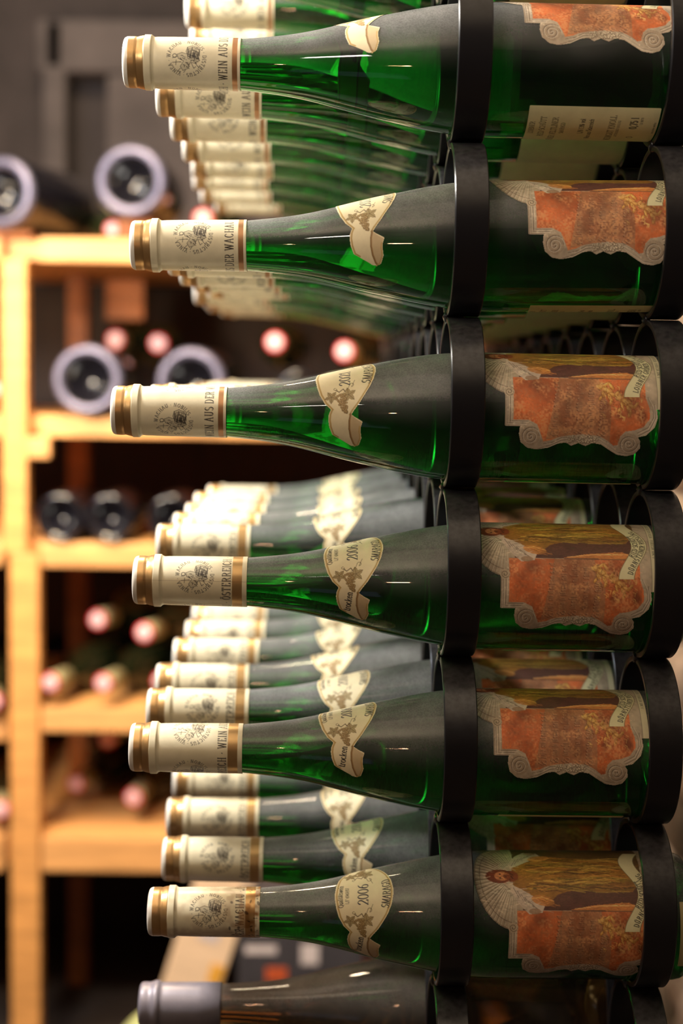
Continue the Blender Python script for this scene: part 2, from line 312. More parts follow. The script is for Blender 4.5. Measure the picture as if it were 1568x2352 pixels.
# ------------------------------------------------ capsule foil: canvas x = mm, y = arc mm (radius 15.4), full turn
def make_capsule(kind, res, stain=False):
    rr = 15.4; half = math.pi * rr; ny = int(round(2 * half / res))
    pr = Print(0, 69.6, -half, half, 2 * half / ny if res < 1 else res, CREAMC)
    pr.y0 = -half; st = 2 * half / (pr.ny - 1); pr.Y = -half + np.arange(pr.ny)[:, None] * st + 0 * pr.X
    def band(a, b, c, m=.0):
        k = (pr.X >= a) & (pr.X <= b); pr.a[k] = lin(c); pr.metal[k] = m
    band(2.9, 12.5, (184, 148, 100), .6); band(0, 2.9, (244, 238, 228))
    if kind == 'wide': band(60.6, 66.6, (194, 158, 108), .55); tx = 59.6
    else: band(65.0, 67.8, (172, 126, 88), .45); band(64.6, 64.8, (214, 200, 165)); tx = 61.8
    if res < 1:
        pr.line([(8.0, -half), (8.0, half)], .4, (120, 80, 40), .5)
        d2 = math.pi / 180 * rr
        for sft in (-2 * half, 0, 2 * half):
            pr.text('· ÖSTERREICH · WEIN AUS DER WACHAU ', 4.9, INK, at=(tx, 10 * d2 + sft + 62 * d2), cond=.68, thick=.13, align=0, spread=2 * half)
            for k in range(3):
                cy = k * 120 * d2 + sft; cx = 38.0
                if abs(cy) > half + 13: continue
                def circ(t, rc=9.5):
                    a = t / rc - 3.75; return (cx + rc * math.cos(a), cy + rc * math.sin(a), -math.sin(a), math.cos(a))
                pr.text('VINEA · WACHAU · NOBILIS · DISTRICTUS · ', 2.15, INK, path=lambda t: circ(t - 9.5 * .65), cond=.95, thick=.16, align=0, spread=2 * math.pi * 9.5)
                rs = random.Random(3)
                # the little vignette: a stooped bearer with a heaped load on the back
                E_ = lambda x, y: (cx + .2 + (x - 38) * 1.2, cy + y * 1.2 + .3)
                blob = [(38.2, -5.6), (40.6, -6.6), (43.2, -5.4), (44.4, -3.2), (44.6, -.4), (43.2, 1.6), (40.6, 1.2), (38.6, -.6), (37.6, -3.2)]
                pr.poly([E_(x, y) for x, y in blob], INK, .22); pr.line([E_(x, y) for x, y in blob[:4]], .3, INK); pr.line([E_(x, y) for x, y in blob[7:] + blob[:1]], .3, INK)
                for i in range(34):
                    x = 38.3 + i % 17 * .37; ya = -5.9 + rs.random() * 4.5; pr.line([E_(x, ya), E_(x - .6 + rs.random(), ya + 1 + rs.random() * 2.2)], .26 + .2 * rs.random(), INK, .9)
                for q in range(4): pr.line([E_(39 + q * .3, -5 + q * 1.5), E_(41.5, -5.4 + q * 1.6), E_(44.2, -4 + q * 1.5)], .3, INK, .9)
                body = [(33.2, -1.6), (35.5, -2.6), (38.4, -1.8), (42.2, -.4), (44.4, 1.2), (42, 2.6), (39.6, 2.2), (38.6, 5.2), (36, 6.2), (34.8, 4.2), (36.4, 1.6), (33.8, .4)]
                pr.poly([E_(x, y) for x, y in body], INK, .25); pr.line([E_(x, y) for x, y in body + body[:1]], .26, INK)
                for i in range(46):
                    x = 34.2 + rs.random() * 9; y = -1.6 + rs.random() * (3.6 if x > 39.5 else 6.6); pr.line([E_(x, y), E_(x + 1.3 * rs.random(), y + 1.2 * rs.random() - .4)], .24 + .22 * rs.random(), INK, .95)
                for p_ in (arc(32, -.9, .95, .95, 0, 360, 11), [(31.0, 2.4), (35, 2.0)], [(32.8, 1.2), (32.6, 3.6)], [(35, 5.0), (33.4, 6.6), (35, 6.8)], [(37.4, 5.8), (36.4, 7.2)], [(42, 2.4), (43.8, 4.6), (44.4, 3.6)], [(40.2, 2.4), (41.4, 5.0), (42.4, 4.2)], [(31, .2), (33.4, -.6)]): pr.line([E_(x, y) for x, y in p_], .32, INK)
        if kind == 'wide': pr.line([(4, 3.3), (69.6, 3.5)], .22, (120, 92, 60), .6)
        if stain:
            tx_ = pr.tex(5) * pr.tex(2.5); near = np.clip((pr.X - 46) / 20, 0, 1)
            pr.blend(pr.full(), np.clip(tx_ * 3.2 - .3, 0, 1) * (.2 + .8 * near), (150, 104, 56)); rs = random.Random(9)
            for i in range(90): x = 50 + 19 * rs.random() ** .6; y = rs.uniform(-half, half); pr.ell(x, y, rs.uniform(.3, .9), rs.uniform(.3, 1.6), (52, 36, 24), .75, rs.uniform(0, 180))
    else: pr.blend(pr.full(), np.where((abs(pr.X - 38.5) < 6.5) & (np.abs((pr.Y + half) % (2 * half / 3) - half / 3 - (half / 3 - half % (half / 3))) < 5), .35, 0), INK)
    r = np.interp(pr.X, CAPX, CAPR) / 1000; th = pr.Y / rr
    P = np.stack([pr.X / 1000, -r * np.cos(th), -r * np.sin(th)], -1); P[:, 0, 1:] *= 1
    # close the tip with a flat disc: first columns collapse to the axis
    me = grid_mesh('capsule', pr, P, np.ones((pr.ny, pr.nx), bool), FOIL, True)
    bm = bmesh.new(); bm.from_mesh(me); bmesh.ops.remove_doubles(bm, verts=bm.verts, dist=1e-5)
    lay = bm.verts.layers.float_color['Col']; cl = (*lin((246, 240, 232)), 0)
    ed = [e for e in bm.edges if e.is_boundary and all(v.co.x < .0004 for v in e.verts)]
    g = bmesh.ops.extrude_edge_only(bm, edges=ed)['geom']
    vs = [v for v in g if isinstance(v, bmesh.types.BMVert)]
    for v in vs: v.co.x = -.0004; v.co.y *= .90; v.co.z *= .90; v[lay] = cl
    ed2 = [e for e in g if isinstance(e, bmesh.types.BMEdge)]
    bmesh.ops.edgenet_fill(bm, edges=ed2)
    for v in vs: v[lay] = cl
    for f in bm.faces: f.smooth = len(f.verts) < 5
    bmesh.ops.recalc_face_normals(bm, faces=bm.faces); bm.to_mesh(me); bm.free(); return me

# ------------------------------------------------ neck label: canvas x = mm from tip, y = degrees round the neck
NL = [(115.9, 0), (116.2, 8), (117, 20), (118.5, 33), (121.5, 46), (125.3, 54.5), (124.2, 61), (123.9, 68), (124.6, 78), (126.3, 88), (129, 91), (133.5, 96), (137, 100), (140, 101), (142.2, 98), (143.6, 88), (142.9, 80), (143.1, 74), (144.0, 68), (140.5, 64.5), (137.4, 60.5), (139, 55), (142.3, 46), (145.4, 36), (148.1, 27), (150.4, 16), (151.5, 6), (151.7, 0)]
def make_neck(year, dry, res):
    sh = 0 if dry else 7.2
    pr = Print(114, 153, -104, 104, res, (240, 226, 190)); k = .5          # k: mm per degree, about
    pr.ny = int(208 * .46 / res) + 1; pr.X, pr.Y = np.meshgrid(114 + np.arange(pr.nx) * res, np.linspace(-104, 104, pr.ny))
    pr.a = np.empty((pr.ny, pr.nx, 3)); pr.a[:] = lin((240, 226, 190)); pr.metal = np.zeros((pr.ny, pr.nx))
    pr.Y *= .46; pr.y0 = -104 * .46; f = .46                               # paint in mm, wrap in degrees
    out = [(x, y * f) for x, y in NL]; full = out + [(x, -y) for x, y in out[::-1]][1:-1]
    mask = pr.inside(full, pr.full())
    pr.blend(pr.full(), pr.tex(6) * .12, (205, 180, 130))
    if res < .5:
        for sg in (1, -1):
            o = [(x, y * sg) for x, y in out]; bc = (192, 160, 96)
            L = [(x + 1.15, y) for x, y in o[:6]]; pr.line(L, .95, bc); pr.line([(x + .9, y - sg * .1) for x, y in o[5:11]], .95, bc)
            pr.line([(x - 1.0, y) for x, y in o[20:]], .85, bc)
            fold = [(137.0, 60), (136.3, 68), (136.4, 78), (137.4, 88), (139.2, 97), (140.5, 100)]; pr.line([(x, y * f * sg) for x, y in fold], 1.1, (140, 104, 58))
            pr.poly([(x, y * f * sg) for x, y in fold] + o[15:20][::-1][::-1][0:0] + [(x, y * f * sg) for x, y in [(142, 98), (143.4, 88), (142.8, 78), (143.6, 69), (140, 65)]], (176, 140, 90), .55)
            pr.line([(x - .7, y) for x, y in o[13:18]], .7, bc)
            # vine leaves and grapes
            br = (164, 142, 96); dk = (98, 74, 40)
            def leaf(cx, cy, r0, a0):
                pts = []
                for i in range(20):
                    a = R(a0 + 18 * i); rr_ = r0 * (1.0 if i % 4 == 0 else .74 if i % 2 else .5); pts.append((cx + rr_ * math.cos(a), cy + sg * rr_ * math.sin(a)))
                pr.poly(pts, br, .9)
                for i in range(0, 20, 4): pr.line([(cx, cy), pts[i]], .22, dk)
                pr.line(pts + pts[:1], .18, dk, .8)
            leaf(125.5, 37.5 * f * 1.0 * sg, 4.2, 20); leaf(135.6, 35.5 * f * sg, 4.6, -30)
            rs = random.Random(5)
            for i in range(120):
                t = rs.random(); wd = 3.3 * (1 - t) ** .7 + .5; x = 130 + 4.2 * t + (rs.random() - .5) * 2 * wd; y = (34 + 24 * t) * f + rs.random() * .5
                pr.ell(x, y * sg, .62, .62, (134, 108, 66)); pr.ell(x - .12, y * sg - .12, .34, .34, (190, 160, 110))
            pr.line([(128, 28 * f * sg), (130, 31 * f * sg), (132.4, 27 * f * sg), (133.6, 31 * f * sg)], .5, dk)
            pr.line([(133, 31 * f * sg), (135.2, 27 * f * sg)] + [(137.3 + 1.2 * math.cos(R(a)), (22 * f + 1.2 * math.sin(R(a))) * sg) for a in range(180, 480, 30)] + [(139.2, 15 * f * sg)], .28, dk)
            pr.line([(129, 29 * f * sg)] + [(127.6 + .8 * math.cos(R(a)), (26 * f + .8 * math.sin(R(a))) * sg) for a in range(0, 330, 30)], .25, dk)
        pr.text(year, 6.3, (50, 44, 60), at=(136.4, 0 if dry else 3.6), cond=.92, thick=.12)
        def bend(x0, bow):
            def g(t): x = x0 - bow * (t / 14) ** 2; d = -2 * bow * t / 196; n = math.hypot(d, 1); return (x, -t, d / n, -1 / n)
            return g
        pr.text('SMARAGD', 4.5 if dry else 5.0, INK, path=lambda t: bend(149.9, 3.0 if dry else 3.4)(t - (9.6 if dry else 11)), cond=.64 if dry else .74, thick=.13, gap=.10, align=0)
        if dry:
            pr.text('Qualitätswein', 2.9, INK, path=bend(120.6, -2.0), cond=.88, thick=.15); pr.text('L/F 6969/07', 2.1, INK, at=(124.6, 0), cond=.95, thick=.13)
            pr.text('trocken', 3.9, INK, at=(133.0, 74.5 * f), d=(.10, -.995), cond=.95, thick=.17)
    P = np.stack([(pr.X + sh) / 1000] + [-(rad(pr.X + sh) + .25) / 1000 * fn(np.radians(pr.Y / f)) for fn in (np.cos, np.sin)], -1)
    return grid_mesh('neck_label', pr, P, mask, PAPER)

# ------------------------------------------------ front label: canvas x = mm from the label's frame edge, y = arc mm from its centre line
FU = {'L': 235.0, 'D': 221.5}            # the label's frame edge, mm from the tip
HALF = [(0, 33.5), (0, 52), (8.8, 52.2), (8.3, 57), (9.6, 62), (13.5, 65.4), (19, 66.4), (26, 65.2), (31.5, 62.4), (36, 61.6), (39.5, 63.6), (43.5, 61.9), (48, 63.6), (52, 61.6), (57, 62.4), (62, 65.8), (67, 69), (73, 70), (77.5, 68.6), (80.2, 64.8), (80, 60), (78.4, 57.6), (83.4, 56.4), (88, 51.8), (89.6, 46), (89, 41), (93.4, 41)]
def make_front(kind, place, res):
    pr = Print(-21, 94, -71, 71, res, (182, 164, 142)); fl = pr.full()
    full = HALF + [(93.4, 0)] + [(x, -y) for x, y in HALF[::-1]]
    mask = pr.inside(full, fl) | ((pr.X - 5) ** 2 / 25.5 ** 2 + pr.Y ** 2 / 33.5 ** 2 < 1) & (pr.X < 6) | ((pr.X - 2.2) ** 2 + (np.abs(pr.Y) - 31.8) ** 2 < 9)
    t1, t2, t3 = pr.tex(7), pr.tex(2.2), pr.tex(.9)
    pr.blend(fl, t2 * .35, (128, 112, 96)); pr.blend(fl, t3 * .3, (206, 192, 172))
    st_d, st_l = (92, 76, 64), (214, 202, 184)
    for i in range(-16, 17):                                              # the scallop shell behind the head
        a = R(180 + i * 5.4); e = (5 + 25 * math.cos(a), 33 * math.sin(a)); b = (5 + 9 * math.cos(a), 10 * math.sin(a))
        pr.line([b, e], .9 if i % 2 else .5, (104, 90, 70), .75); pr.line([(b[0], b[1] + .9), (e[0], e[1] + .9)], .6, (216, 206, 184), .6)
    for k in (1, .88): pr.line([(5 + 25.2 * k * math.cos(R(a)), 33.2 * k * math.sin(R(a))) for a in range(92, 270, 4)], .45, st_d, .7)
    panel = [(4.6, 22), (4.6, 48.4), (13.5, 48.4), (18.6, 51), (20.8, 56), (22.8, 61.4), (27.5, 60.4), (33, 57.6), (37, 57.4), (46, 56.4), (55.5, 57.2), (60, 59.4), (64.5, 63.2), (67.6, 62.6), (68, 57.4), (71, 54.4), (76, 53.6), (81.5, 51.6), (85.2, 46.4), (84.6, 40), (82.6, 34), (82.6, 22)]
    pr.poly([(x, -y) for x, y in panel] + [(82, 0), (4, 0)], (104, 78, 44)); pr.poly([(x, -y) for x, y in panel] + [(82, 0), (4, 0)], (70, 54, 30), .7, t1)
    for sg in (1,):
        pp = [(x, y * sg) for x, y in panel]; pr.poly(pp, (214, 112, 60)); pr.poly(pp, (176, 78, 36), .6, t1); pr.poly(pp, (232, 160, 112), .5, t2 * t3)
        mid = [(32, 22), (29, 36), (24, 60), (30, 59), (37, 57.4), (46, 56.4), (56, 57.4), (62, 61), (62, 40), (56, 30), (56, 22)]
        pr.poly([(x, y * sg) for x, y in mid], (166, 116, 82), .8); pr.poly([(x, y * sg) for x, y in mid], (190, 140, 104), .6, t2)
        pr.ell(18, 27.5 * sg, 6, 4.5, (96, 46, 30), .55, 0, 4); pr.ell(12, 42 * sg, 7, 5, (222, 112, 62), .5, 0, 4)
        # embossed gothic lines: relief light and shade painted as a light edge beside a dark one
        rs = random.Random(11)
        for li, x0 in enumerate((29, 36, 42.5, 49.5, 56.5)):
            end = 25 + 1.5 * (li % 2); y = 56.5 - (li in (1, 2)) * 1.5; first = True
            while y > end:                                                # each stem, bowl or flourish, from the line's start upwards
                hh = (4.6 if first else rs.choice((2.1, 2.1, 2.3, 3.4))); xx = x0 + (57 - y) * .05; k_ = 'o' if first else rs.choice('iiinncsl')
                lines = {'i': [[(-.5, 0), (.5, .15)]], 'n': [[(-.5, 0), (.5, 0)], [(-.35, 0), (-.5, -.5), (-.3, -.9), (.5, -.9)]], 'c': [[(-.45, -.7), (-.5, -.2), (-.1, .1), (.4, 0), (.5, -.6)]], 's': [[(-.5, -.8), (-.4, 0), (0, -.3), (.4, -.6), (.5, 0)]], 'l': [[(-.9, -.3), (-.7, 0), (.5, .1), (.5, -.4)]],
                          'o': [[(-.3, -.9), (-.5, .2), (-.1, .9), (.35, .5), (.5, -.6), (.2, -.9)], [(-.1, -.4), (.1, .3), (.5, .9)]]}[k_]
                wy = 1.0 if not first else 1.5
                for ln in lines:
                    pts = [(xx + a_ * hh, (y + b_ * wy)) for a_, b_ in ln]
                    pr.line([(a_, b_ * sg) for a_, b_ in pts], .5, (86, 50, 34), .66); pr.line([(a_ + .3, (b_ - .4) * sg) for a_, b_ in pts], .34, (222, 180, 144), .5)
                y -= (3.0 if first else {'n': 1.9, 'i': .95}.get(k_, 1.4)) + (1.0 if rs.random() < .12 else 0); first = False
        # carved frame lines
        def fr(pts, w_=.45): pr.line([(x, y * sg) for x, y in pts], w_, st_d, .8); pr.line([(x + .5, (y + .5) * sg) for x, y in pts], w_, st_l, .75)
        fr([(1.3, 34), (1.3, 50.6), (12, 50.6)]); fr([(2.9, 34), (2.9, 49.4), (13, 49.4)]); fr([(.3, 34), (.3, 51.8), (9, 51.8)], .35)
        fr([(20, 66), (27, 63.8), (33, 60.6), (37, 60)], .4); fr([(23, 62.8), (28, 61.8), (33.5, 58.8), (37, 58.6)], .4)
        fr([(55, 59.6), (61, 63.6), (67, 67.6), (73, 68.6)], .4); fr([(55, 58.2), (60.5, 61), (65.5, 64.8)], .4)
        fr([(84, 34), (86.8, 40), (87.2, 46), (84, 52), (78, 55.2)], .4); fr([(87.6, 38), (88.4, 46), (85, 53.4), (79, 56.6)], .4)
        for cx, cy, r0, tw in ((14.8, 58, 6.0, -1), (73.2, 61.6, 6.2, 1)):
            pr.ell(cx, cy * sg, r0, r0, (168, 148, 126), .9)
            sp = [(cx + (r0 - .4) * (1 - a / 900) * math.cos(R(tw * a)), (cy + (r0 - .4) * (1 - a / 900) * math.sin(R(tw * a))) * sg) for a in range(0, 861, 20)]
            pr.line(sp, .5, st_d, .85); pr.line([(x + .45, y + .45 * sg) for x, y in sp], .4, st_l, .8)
        pr.ell(2.2, 31.8 * sg, 3, 3, (186, 168, 144), 1); pr.line([(2.2 + 2.6 * (1 - a / 700) * math.cos(R(a)), (31.8 + 2.6 * (1 - a / 700) * math.sin(R(a))) * sg) for a in range(0, 600, 24)], .4, st_d, .8)
        for i in range(70):                                               # the carved garland of grapes
            x = 37 + rs.random() * 18; y = 57.6 + rs.random() * 4.2; pr.ell(x, y * sg, .75, .75, (116, 98, 80)); pr.ell(x - .15, (y - .2) * sg, .5, .5, (206, 192, 168))
        # two small cherubs: curls, round limbs, wing and a trailing scarf
        gd, gl, gs = (214, 156, 72), (244, 200, 120), (118, 62, 24)
        for (ox, oy) in ((56.5, 27.5), (67.5, 34.5)):
            for (x, y, a_, b_, ro) in ((0, 0, 2.1, 2.0, 0), (3.6, 2.6, 3.4, 2.2, 35), (3.2, -1.6, 2.8, .9, -35), (6.0, -.6, 2.6, .95, 60), (6.6, 5.0, 2.6, 1.2, 20), (9.4, 4.2, 2.2, .9, -50), (4.8, 6.6, 2.4, 1.1, 70), (5.6, 9.4, 2.2, .85, 110), (1.0, 4.6, 2.2, .8, 80), (-.6, 7.4, 1.6, .7, 120)):
                x += ox; y += oy; pr.ell(x, y * sg, a_ + .35, b_ + .35, gs, .55, ro * sg); pr.ell(x, y * sg, a_, b_, gd, .9, ro * sg); pr.ell(x - .25, (y - .35) * sg, a_ * .6, b_ * .5, gl, .75, ro * sg)
            for i in range(12): a = rs.uniform(2, 5.4); pr.line([(ox + 1.7 * math.cos(a), (oy + 1.7 * math.sin(a)) * sg), (ox + 2.8 * math.cos(a + .4), (oy + 2.8 * math.sin(a + .4)) * sg)], .4, gl if i % 3 else gs, .8)
        pr.ell(67, 45.5 * sg, 4.5, 3.2, (92, 40, 20), .7, 0, 2.5); pr.ell(80.5, 45 * sg, 3.4, 4.6, (96, 34, 20), .8, 0, 2)
        for i in range(60):
            x = 56 + rs.random() * 25; y = 26 + rs.random() * 20; pr.line([(x, y * sg), (x + 1 + rs.random(), (y + 1.3 * rs.random()) * sg), (x + 1.2, (y + 2.4) * sg)], .35, gs if i % 2 else gl, .8)
        # side drapery above the panel
        pr.poly([(8, 21.6 * sg), (82, 21.6 * sg), (84, 6 * sg), (30, 6 * sg), (14, 12 * sg)], (98, 60, 50)); pr.poly([(8, 21.6 * sg), (82, 21.6 * sg), (84, 6 * sg), (14, 6 * sg)], (70, 40, 40), .6, t1)
        pr.poly([(37, 21.2 * sg), (52, 18.2 * sg), (72, 16.6 * sg), (80, 19 * sg), (80, 21.6 * sg)], (196, 124, 66)); pr.line([(40, 20.6 * sg), (56, 18.6 * sg), (78, 18.4 * sg)], .6, (238, 186, 122), .8); pr.line([(38, 21.8 * sg), (80, 21.8 * sg)], .6, (84, 50, 38), .8)
    # the bishop-like standing figure, robe folds running down its length
    robe = [(3, -6), (8, -13), (22, -18), (40, -16), (70, -15), (79, -9), (80, 4), (76, 10), (60, 10.5), (40, 9), (30, 12), (26, 16), (16, 14), (10, 12), (3, 6)]
    pr.poly(robe, (160, 112, 44)); pr.poly(robe, (110, 70, 30), .7, t1)
    rs = random.Random(4)
    for i in range(130):
        y0 = -16 + 25 * rs.random(); x0 = 8 + 45 * rs.random(); L = 12 + 24 * rs.random(); y1 = y0 + rs.uniform(-2, 2)
        pts = [(x0 + L * t / 5, y0 + (y1 - y0) * t / 5 + .8 * math.sin(t * 1.4 + i)) for t in range(6)]; pts = [p for p in pts if p[0] < 78]
        if len(pts) > 1: pr.line(pts, rs.uniform(.4, 1.1), [(206, 166, 80), (74, 50, 22), (178, 146, 62), (120, 104, 40), (96, 66, 30), (190, 130, 60)][i % 6], .6)
    sl = [(2, 6), (8, 9), (16, 14), (22, 18), (20, 23), (12, 24), (6, 18), (1, 10)]
    for sg in (1, -1):
        s2 = [(x, y * sg) for x, y in sl]; pr.poly(s2, (194, 176, 160)); [pr.line([(3 + i * 2.2, (8 + i * 2) * sg), (6 + i * 2.2, (14 + i * 1.4) * sg)], .5, (120, 104, 92), .8) for i in range(7)]
        pr.ell(15.5, 22.2 * sg, 3.6, 1.8, (150, 120, 96), .9); pr.ell(20.5, 15.8 * sg, 7.0, 3.0, (190, 124, 60), .9, 12 * sg); pr.line([(14, 14.6 * sg), (20, 13.6 * sg), (27, 16 * sg)], .6, (236, 180, 106), .8)
    pr.ell(-5, 0, 8.5, 5.0, (112, 52, 26)); pr.ell(-3.5, 0, 4.6, 3.3, (196, 128, 84)); pr.ell(2, 0, 4.6, 4.0, (128, 66, 32))
    for y in (-1.3, 1.3): pr.ell(-4.6, y, .5, .6, (60, 30, 20))
    pr.line([(-4.2, 0), (-2.4, .3)], .4, (120, 66, 40)); pr.line([(-1, -1), (-1, 1)], .5, (90, 40, 30))
    for i in range(18): a = rs.uniform(0, 6.28); pr.line([(-5 + 7 * math.cos(a), 4.4 * math.sin(a)), (-5 + 8.6 * math.cos(a + .3), 5 * math.sin(a + .3))], .4, (70, 32, 18), .8)
    # engraver's hatching: short strokes in darker and lighter tones of what lies beneath
    rs = random.Random(8)
    for i in range(2600 if res < .5 else 300):
        x = rs.uniform(-20, 86); y = rs.uniform(-24, 66); jx = int((x - pr.x0) / res); jy = int((y - pr.y0) / res); c = pr.a[jy, jx]
        k_ = rs.choice((.45, .6, 1.5, 1.9)); col = [255 * (1.055 * min(1, v * k_) ** (1 / 2.4) - .055) if v * k_ > .0031 else 0 for v in c]
        an = rs.uniform(-.5, .5) if y < 22 else rs.uniform(-1.6, 1.6); L = rs.uniform(1, 4.5) if y < 22 else rs.uniform(.4, 1.6); b_ = rs.uniform(-.5, .5)
        pr.line([(x, y), (x + L * .5 * math.cos(an), y + L * .5 * math.sin(an) + b_ * .4), (x + L * math.cos(an), y + L * math.sin(an))], rs.uniform(.3, .6), col, .32 if y < 22 else .2)
    t4 = pr.tex(8) * (.55 + .45 * pr.tex(1.6))
    panel_k = (pr.Y > 22) & (pr.X > 4.6) & (pr.X < 84) & (pr.a[..., 0] > pr.a[..., 2] * 3)
    pr.blend(fl, np.where(panel_k, np.clip(t4 * 1.3 - .12, 0, .6), 0), (112, 56, 30)); pr.blend(fl, np.where(panel_k, np.clip(pr.tex(5) * pr.tex(.9) * 1.0 - .2, 0, .4), 0), (240, 176, 120))
    pr.blend(fl, np.clip(pr.tex(10) * .5 - .1, 0, .3), (84, 64, 44))
    pr.a = np.minimum(pr.a * 1.42 * (1 - .3 * t3 * t2)[..., None], .86)
    # foot strip and the waving ribbon with the name of the site
    pr.poly([(89.8, -41), (93.4, -41), (93.4, 41), (89.8, 41)], (222, 212, 178)); pr.line([(89.7, -41), (89.7, 41)], .4, (120, 110, 90), .7)
    if res < .5: pr.text('A-3601 WEINBAU · WEIN AUS ÖSTERREICH 0,75 l', 1.7, (90, 84, 66), at=(92.5, 0), cond=.9, thick=.12)
    def rb(t):                                                            # ribbon centre line, t in mm from the middle
        return 79.0 + 4.5 * math.cos((t + 11) / 23 * math.pi)
    A = [(rb(t) - 4.6, -t) for t in range(-34, 25, 2)]; B = [(rb(t) + 4.6, -t) for t in range(-34, 25, 2)]
    pr.poly(A + B[::-1], (226, 218, 176)); pr.line(A, .35, (120, 104, 70)); pr.line(B, .35, (120, 104, 70))
    pth = lambda off: (lambda t: (lambda d: (rb(t) + off, -t, d, -math.sqrt(1 - d * d)))((rb(t + .5) - rb(t - .5)) * .9))
    pr.text('RIED SCHÜTT', 3.0, INK, path=lambda t: pth(-.7)(t - 21), cond=.72, gap=.13, thick=.16, align=0); pr.text(place, 3.0, INK, path=lambda t: pth(3.5)(t - 31.5), cond=.72, gap=.13, thick=.16, align=0)
    th = pr.Y / 39.2; P = np.stack([(pr.X + FU[kind]) / 1000, -.03945 * np.cos(th), -.03945 * np.sin(th)], -1)
    return grid_mesh('front_label', pr, P, mask, PAPER)

def make_back(res):
    pr = Print(0, 77, -24, 24, res, (232, 226, 176)); pr.blend(pr.full(), pr.tex(9) * .12, (206, 196, 140))
    if res < .5:
        for x, h, t, yy in ((4.6, 3.0, 'LOIBNER', -6), (11, 3.3, 'RIED SCHÜTT', -6), (18, 3.4, 'GRÜNER VELTLINER', 0), (22.5, 2.4, 'SMARAGD', -6), (34, 2.9, 'L/N 13% vol', -8), (39, 2.7, 'Wein aus Österreich', -4), (52, 3.6, 'WEINGUT KNOLL', -4), (55, 1.5, 'UNTERLOIBEN WACHAU', -6)):
            pr.text(t, h, (92, 84, 50) if x < 30 or x > 50 else INK, at=(x, yy), cond=.8, thick=.13)
        pr.text('0,75 l', 4.2, INK, at=(65, -12), cond=.8, thick=.16); pr.line([(p[0] + 63, p[1] + 3) for p in arc(0, 0, 1.8, 1, 0, 360, 11)], .4, INK)
        pr.text('LN 18773', 1.3, INK, at=(68, -14), cond=.9); pr.text('www.vinea wachau', 1.3, (90, 84, 60), at=(75.8, -8), cond=.9, thick=.13)
    mask = pr.inside([(0, -23), (.4, -23.6), (77, -23.6), (77, 23.6), (.4, 23.6), (0, 23)], pr.full())
    th = pr.Y / 39.2; P = np.stack([(pr.X + 239.5) / 1000, -.03945 * np.cos(th), -.03945 * np.sin(th)], -1)
    return grid_mesh('back_label', pr, P, mask, PAPER)

FINE, COARSE = .30, 1.2
cap_fine = {k: make_capsule(k, .30) for k in ('narrow', 'wide')}; cap_mid = {k: make_capsule(k, .62) for k in ('narrow', 'wide')}; cap_fine['stained'] = make_capsule('wide', .30, True); cap_mid['stained'] = cap_mid['wide']
neck_fine = {'2021': make_neck('2021', False, .30), '2006': make_neck('2006', True, .27)}; neck_mid = {'2021': make_neck('2021', False, .49), '2006': make_neck('2006', True, .49)}
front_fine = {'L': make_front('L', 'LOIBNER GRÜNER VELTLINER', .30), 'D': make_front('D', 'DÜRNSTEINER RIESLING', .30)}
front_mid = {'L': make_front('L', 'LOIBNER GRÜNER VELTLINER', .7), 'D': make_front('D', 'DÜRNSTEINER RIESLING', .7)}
back_fine, back_mid = make_back(.30), make_back(.62)

# ---------------------------------------------------------------- scene helpers
def obj(name, me, parent=None, loc=(0, 0, 0), rot=(0, 0, 0)):
    o = bpy.data.objects.new(name, me); C.objects.link(o); o.parent = parent; o.location = loc; o.rotation_euler = rot; return o
def tag(o, label, cat, group=None):
    o['label'] = label; o['category'] = cat
    if group: o['group'] = group
    return o
def thing(name, label, cat, loc=(0, 0, 0), rot=(0, 0, 0), group=None):
    return tag(obj(name, None, None, loc, rot), label, cat, group)
def box_mesh(name, x0, x1, y0, y1, z0, z1, m, bev=.002, jit=0, seed=0):
    bm = bmesh.new(); bmesh.ops.create_cube(bm, size=1)
    rs = random.Random(seed)
    for v in bm.verts: v.co = ((x0 + x1) / 2 + v.co.x * (x1 - x0) + rs.uniform(-jit, jit), (y0 + y1) / 2 + v.co.y * (y1 - y0) + rs.uniform(-jit, jit), (z0 + z1) / 2 + v.co.z * (z1 - z0) + rs.uniform(-jit, jit))
    if bev: bmesh.ops.bevel(bm, geom=bm.edges[:], offset=bev, segments=2, affect='EDGES', profile=.6)
    me = bpy.data.meshes.new(name); bm.to_mesh(me); bm.free(); me.materials.append(m); return me

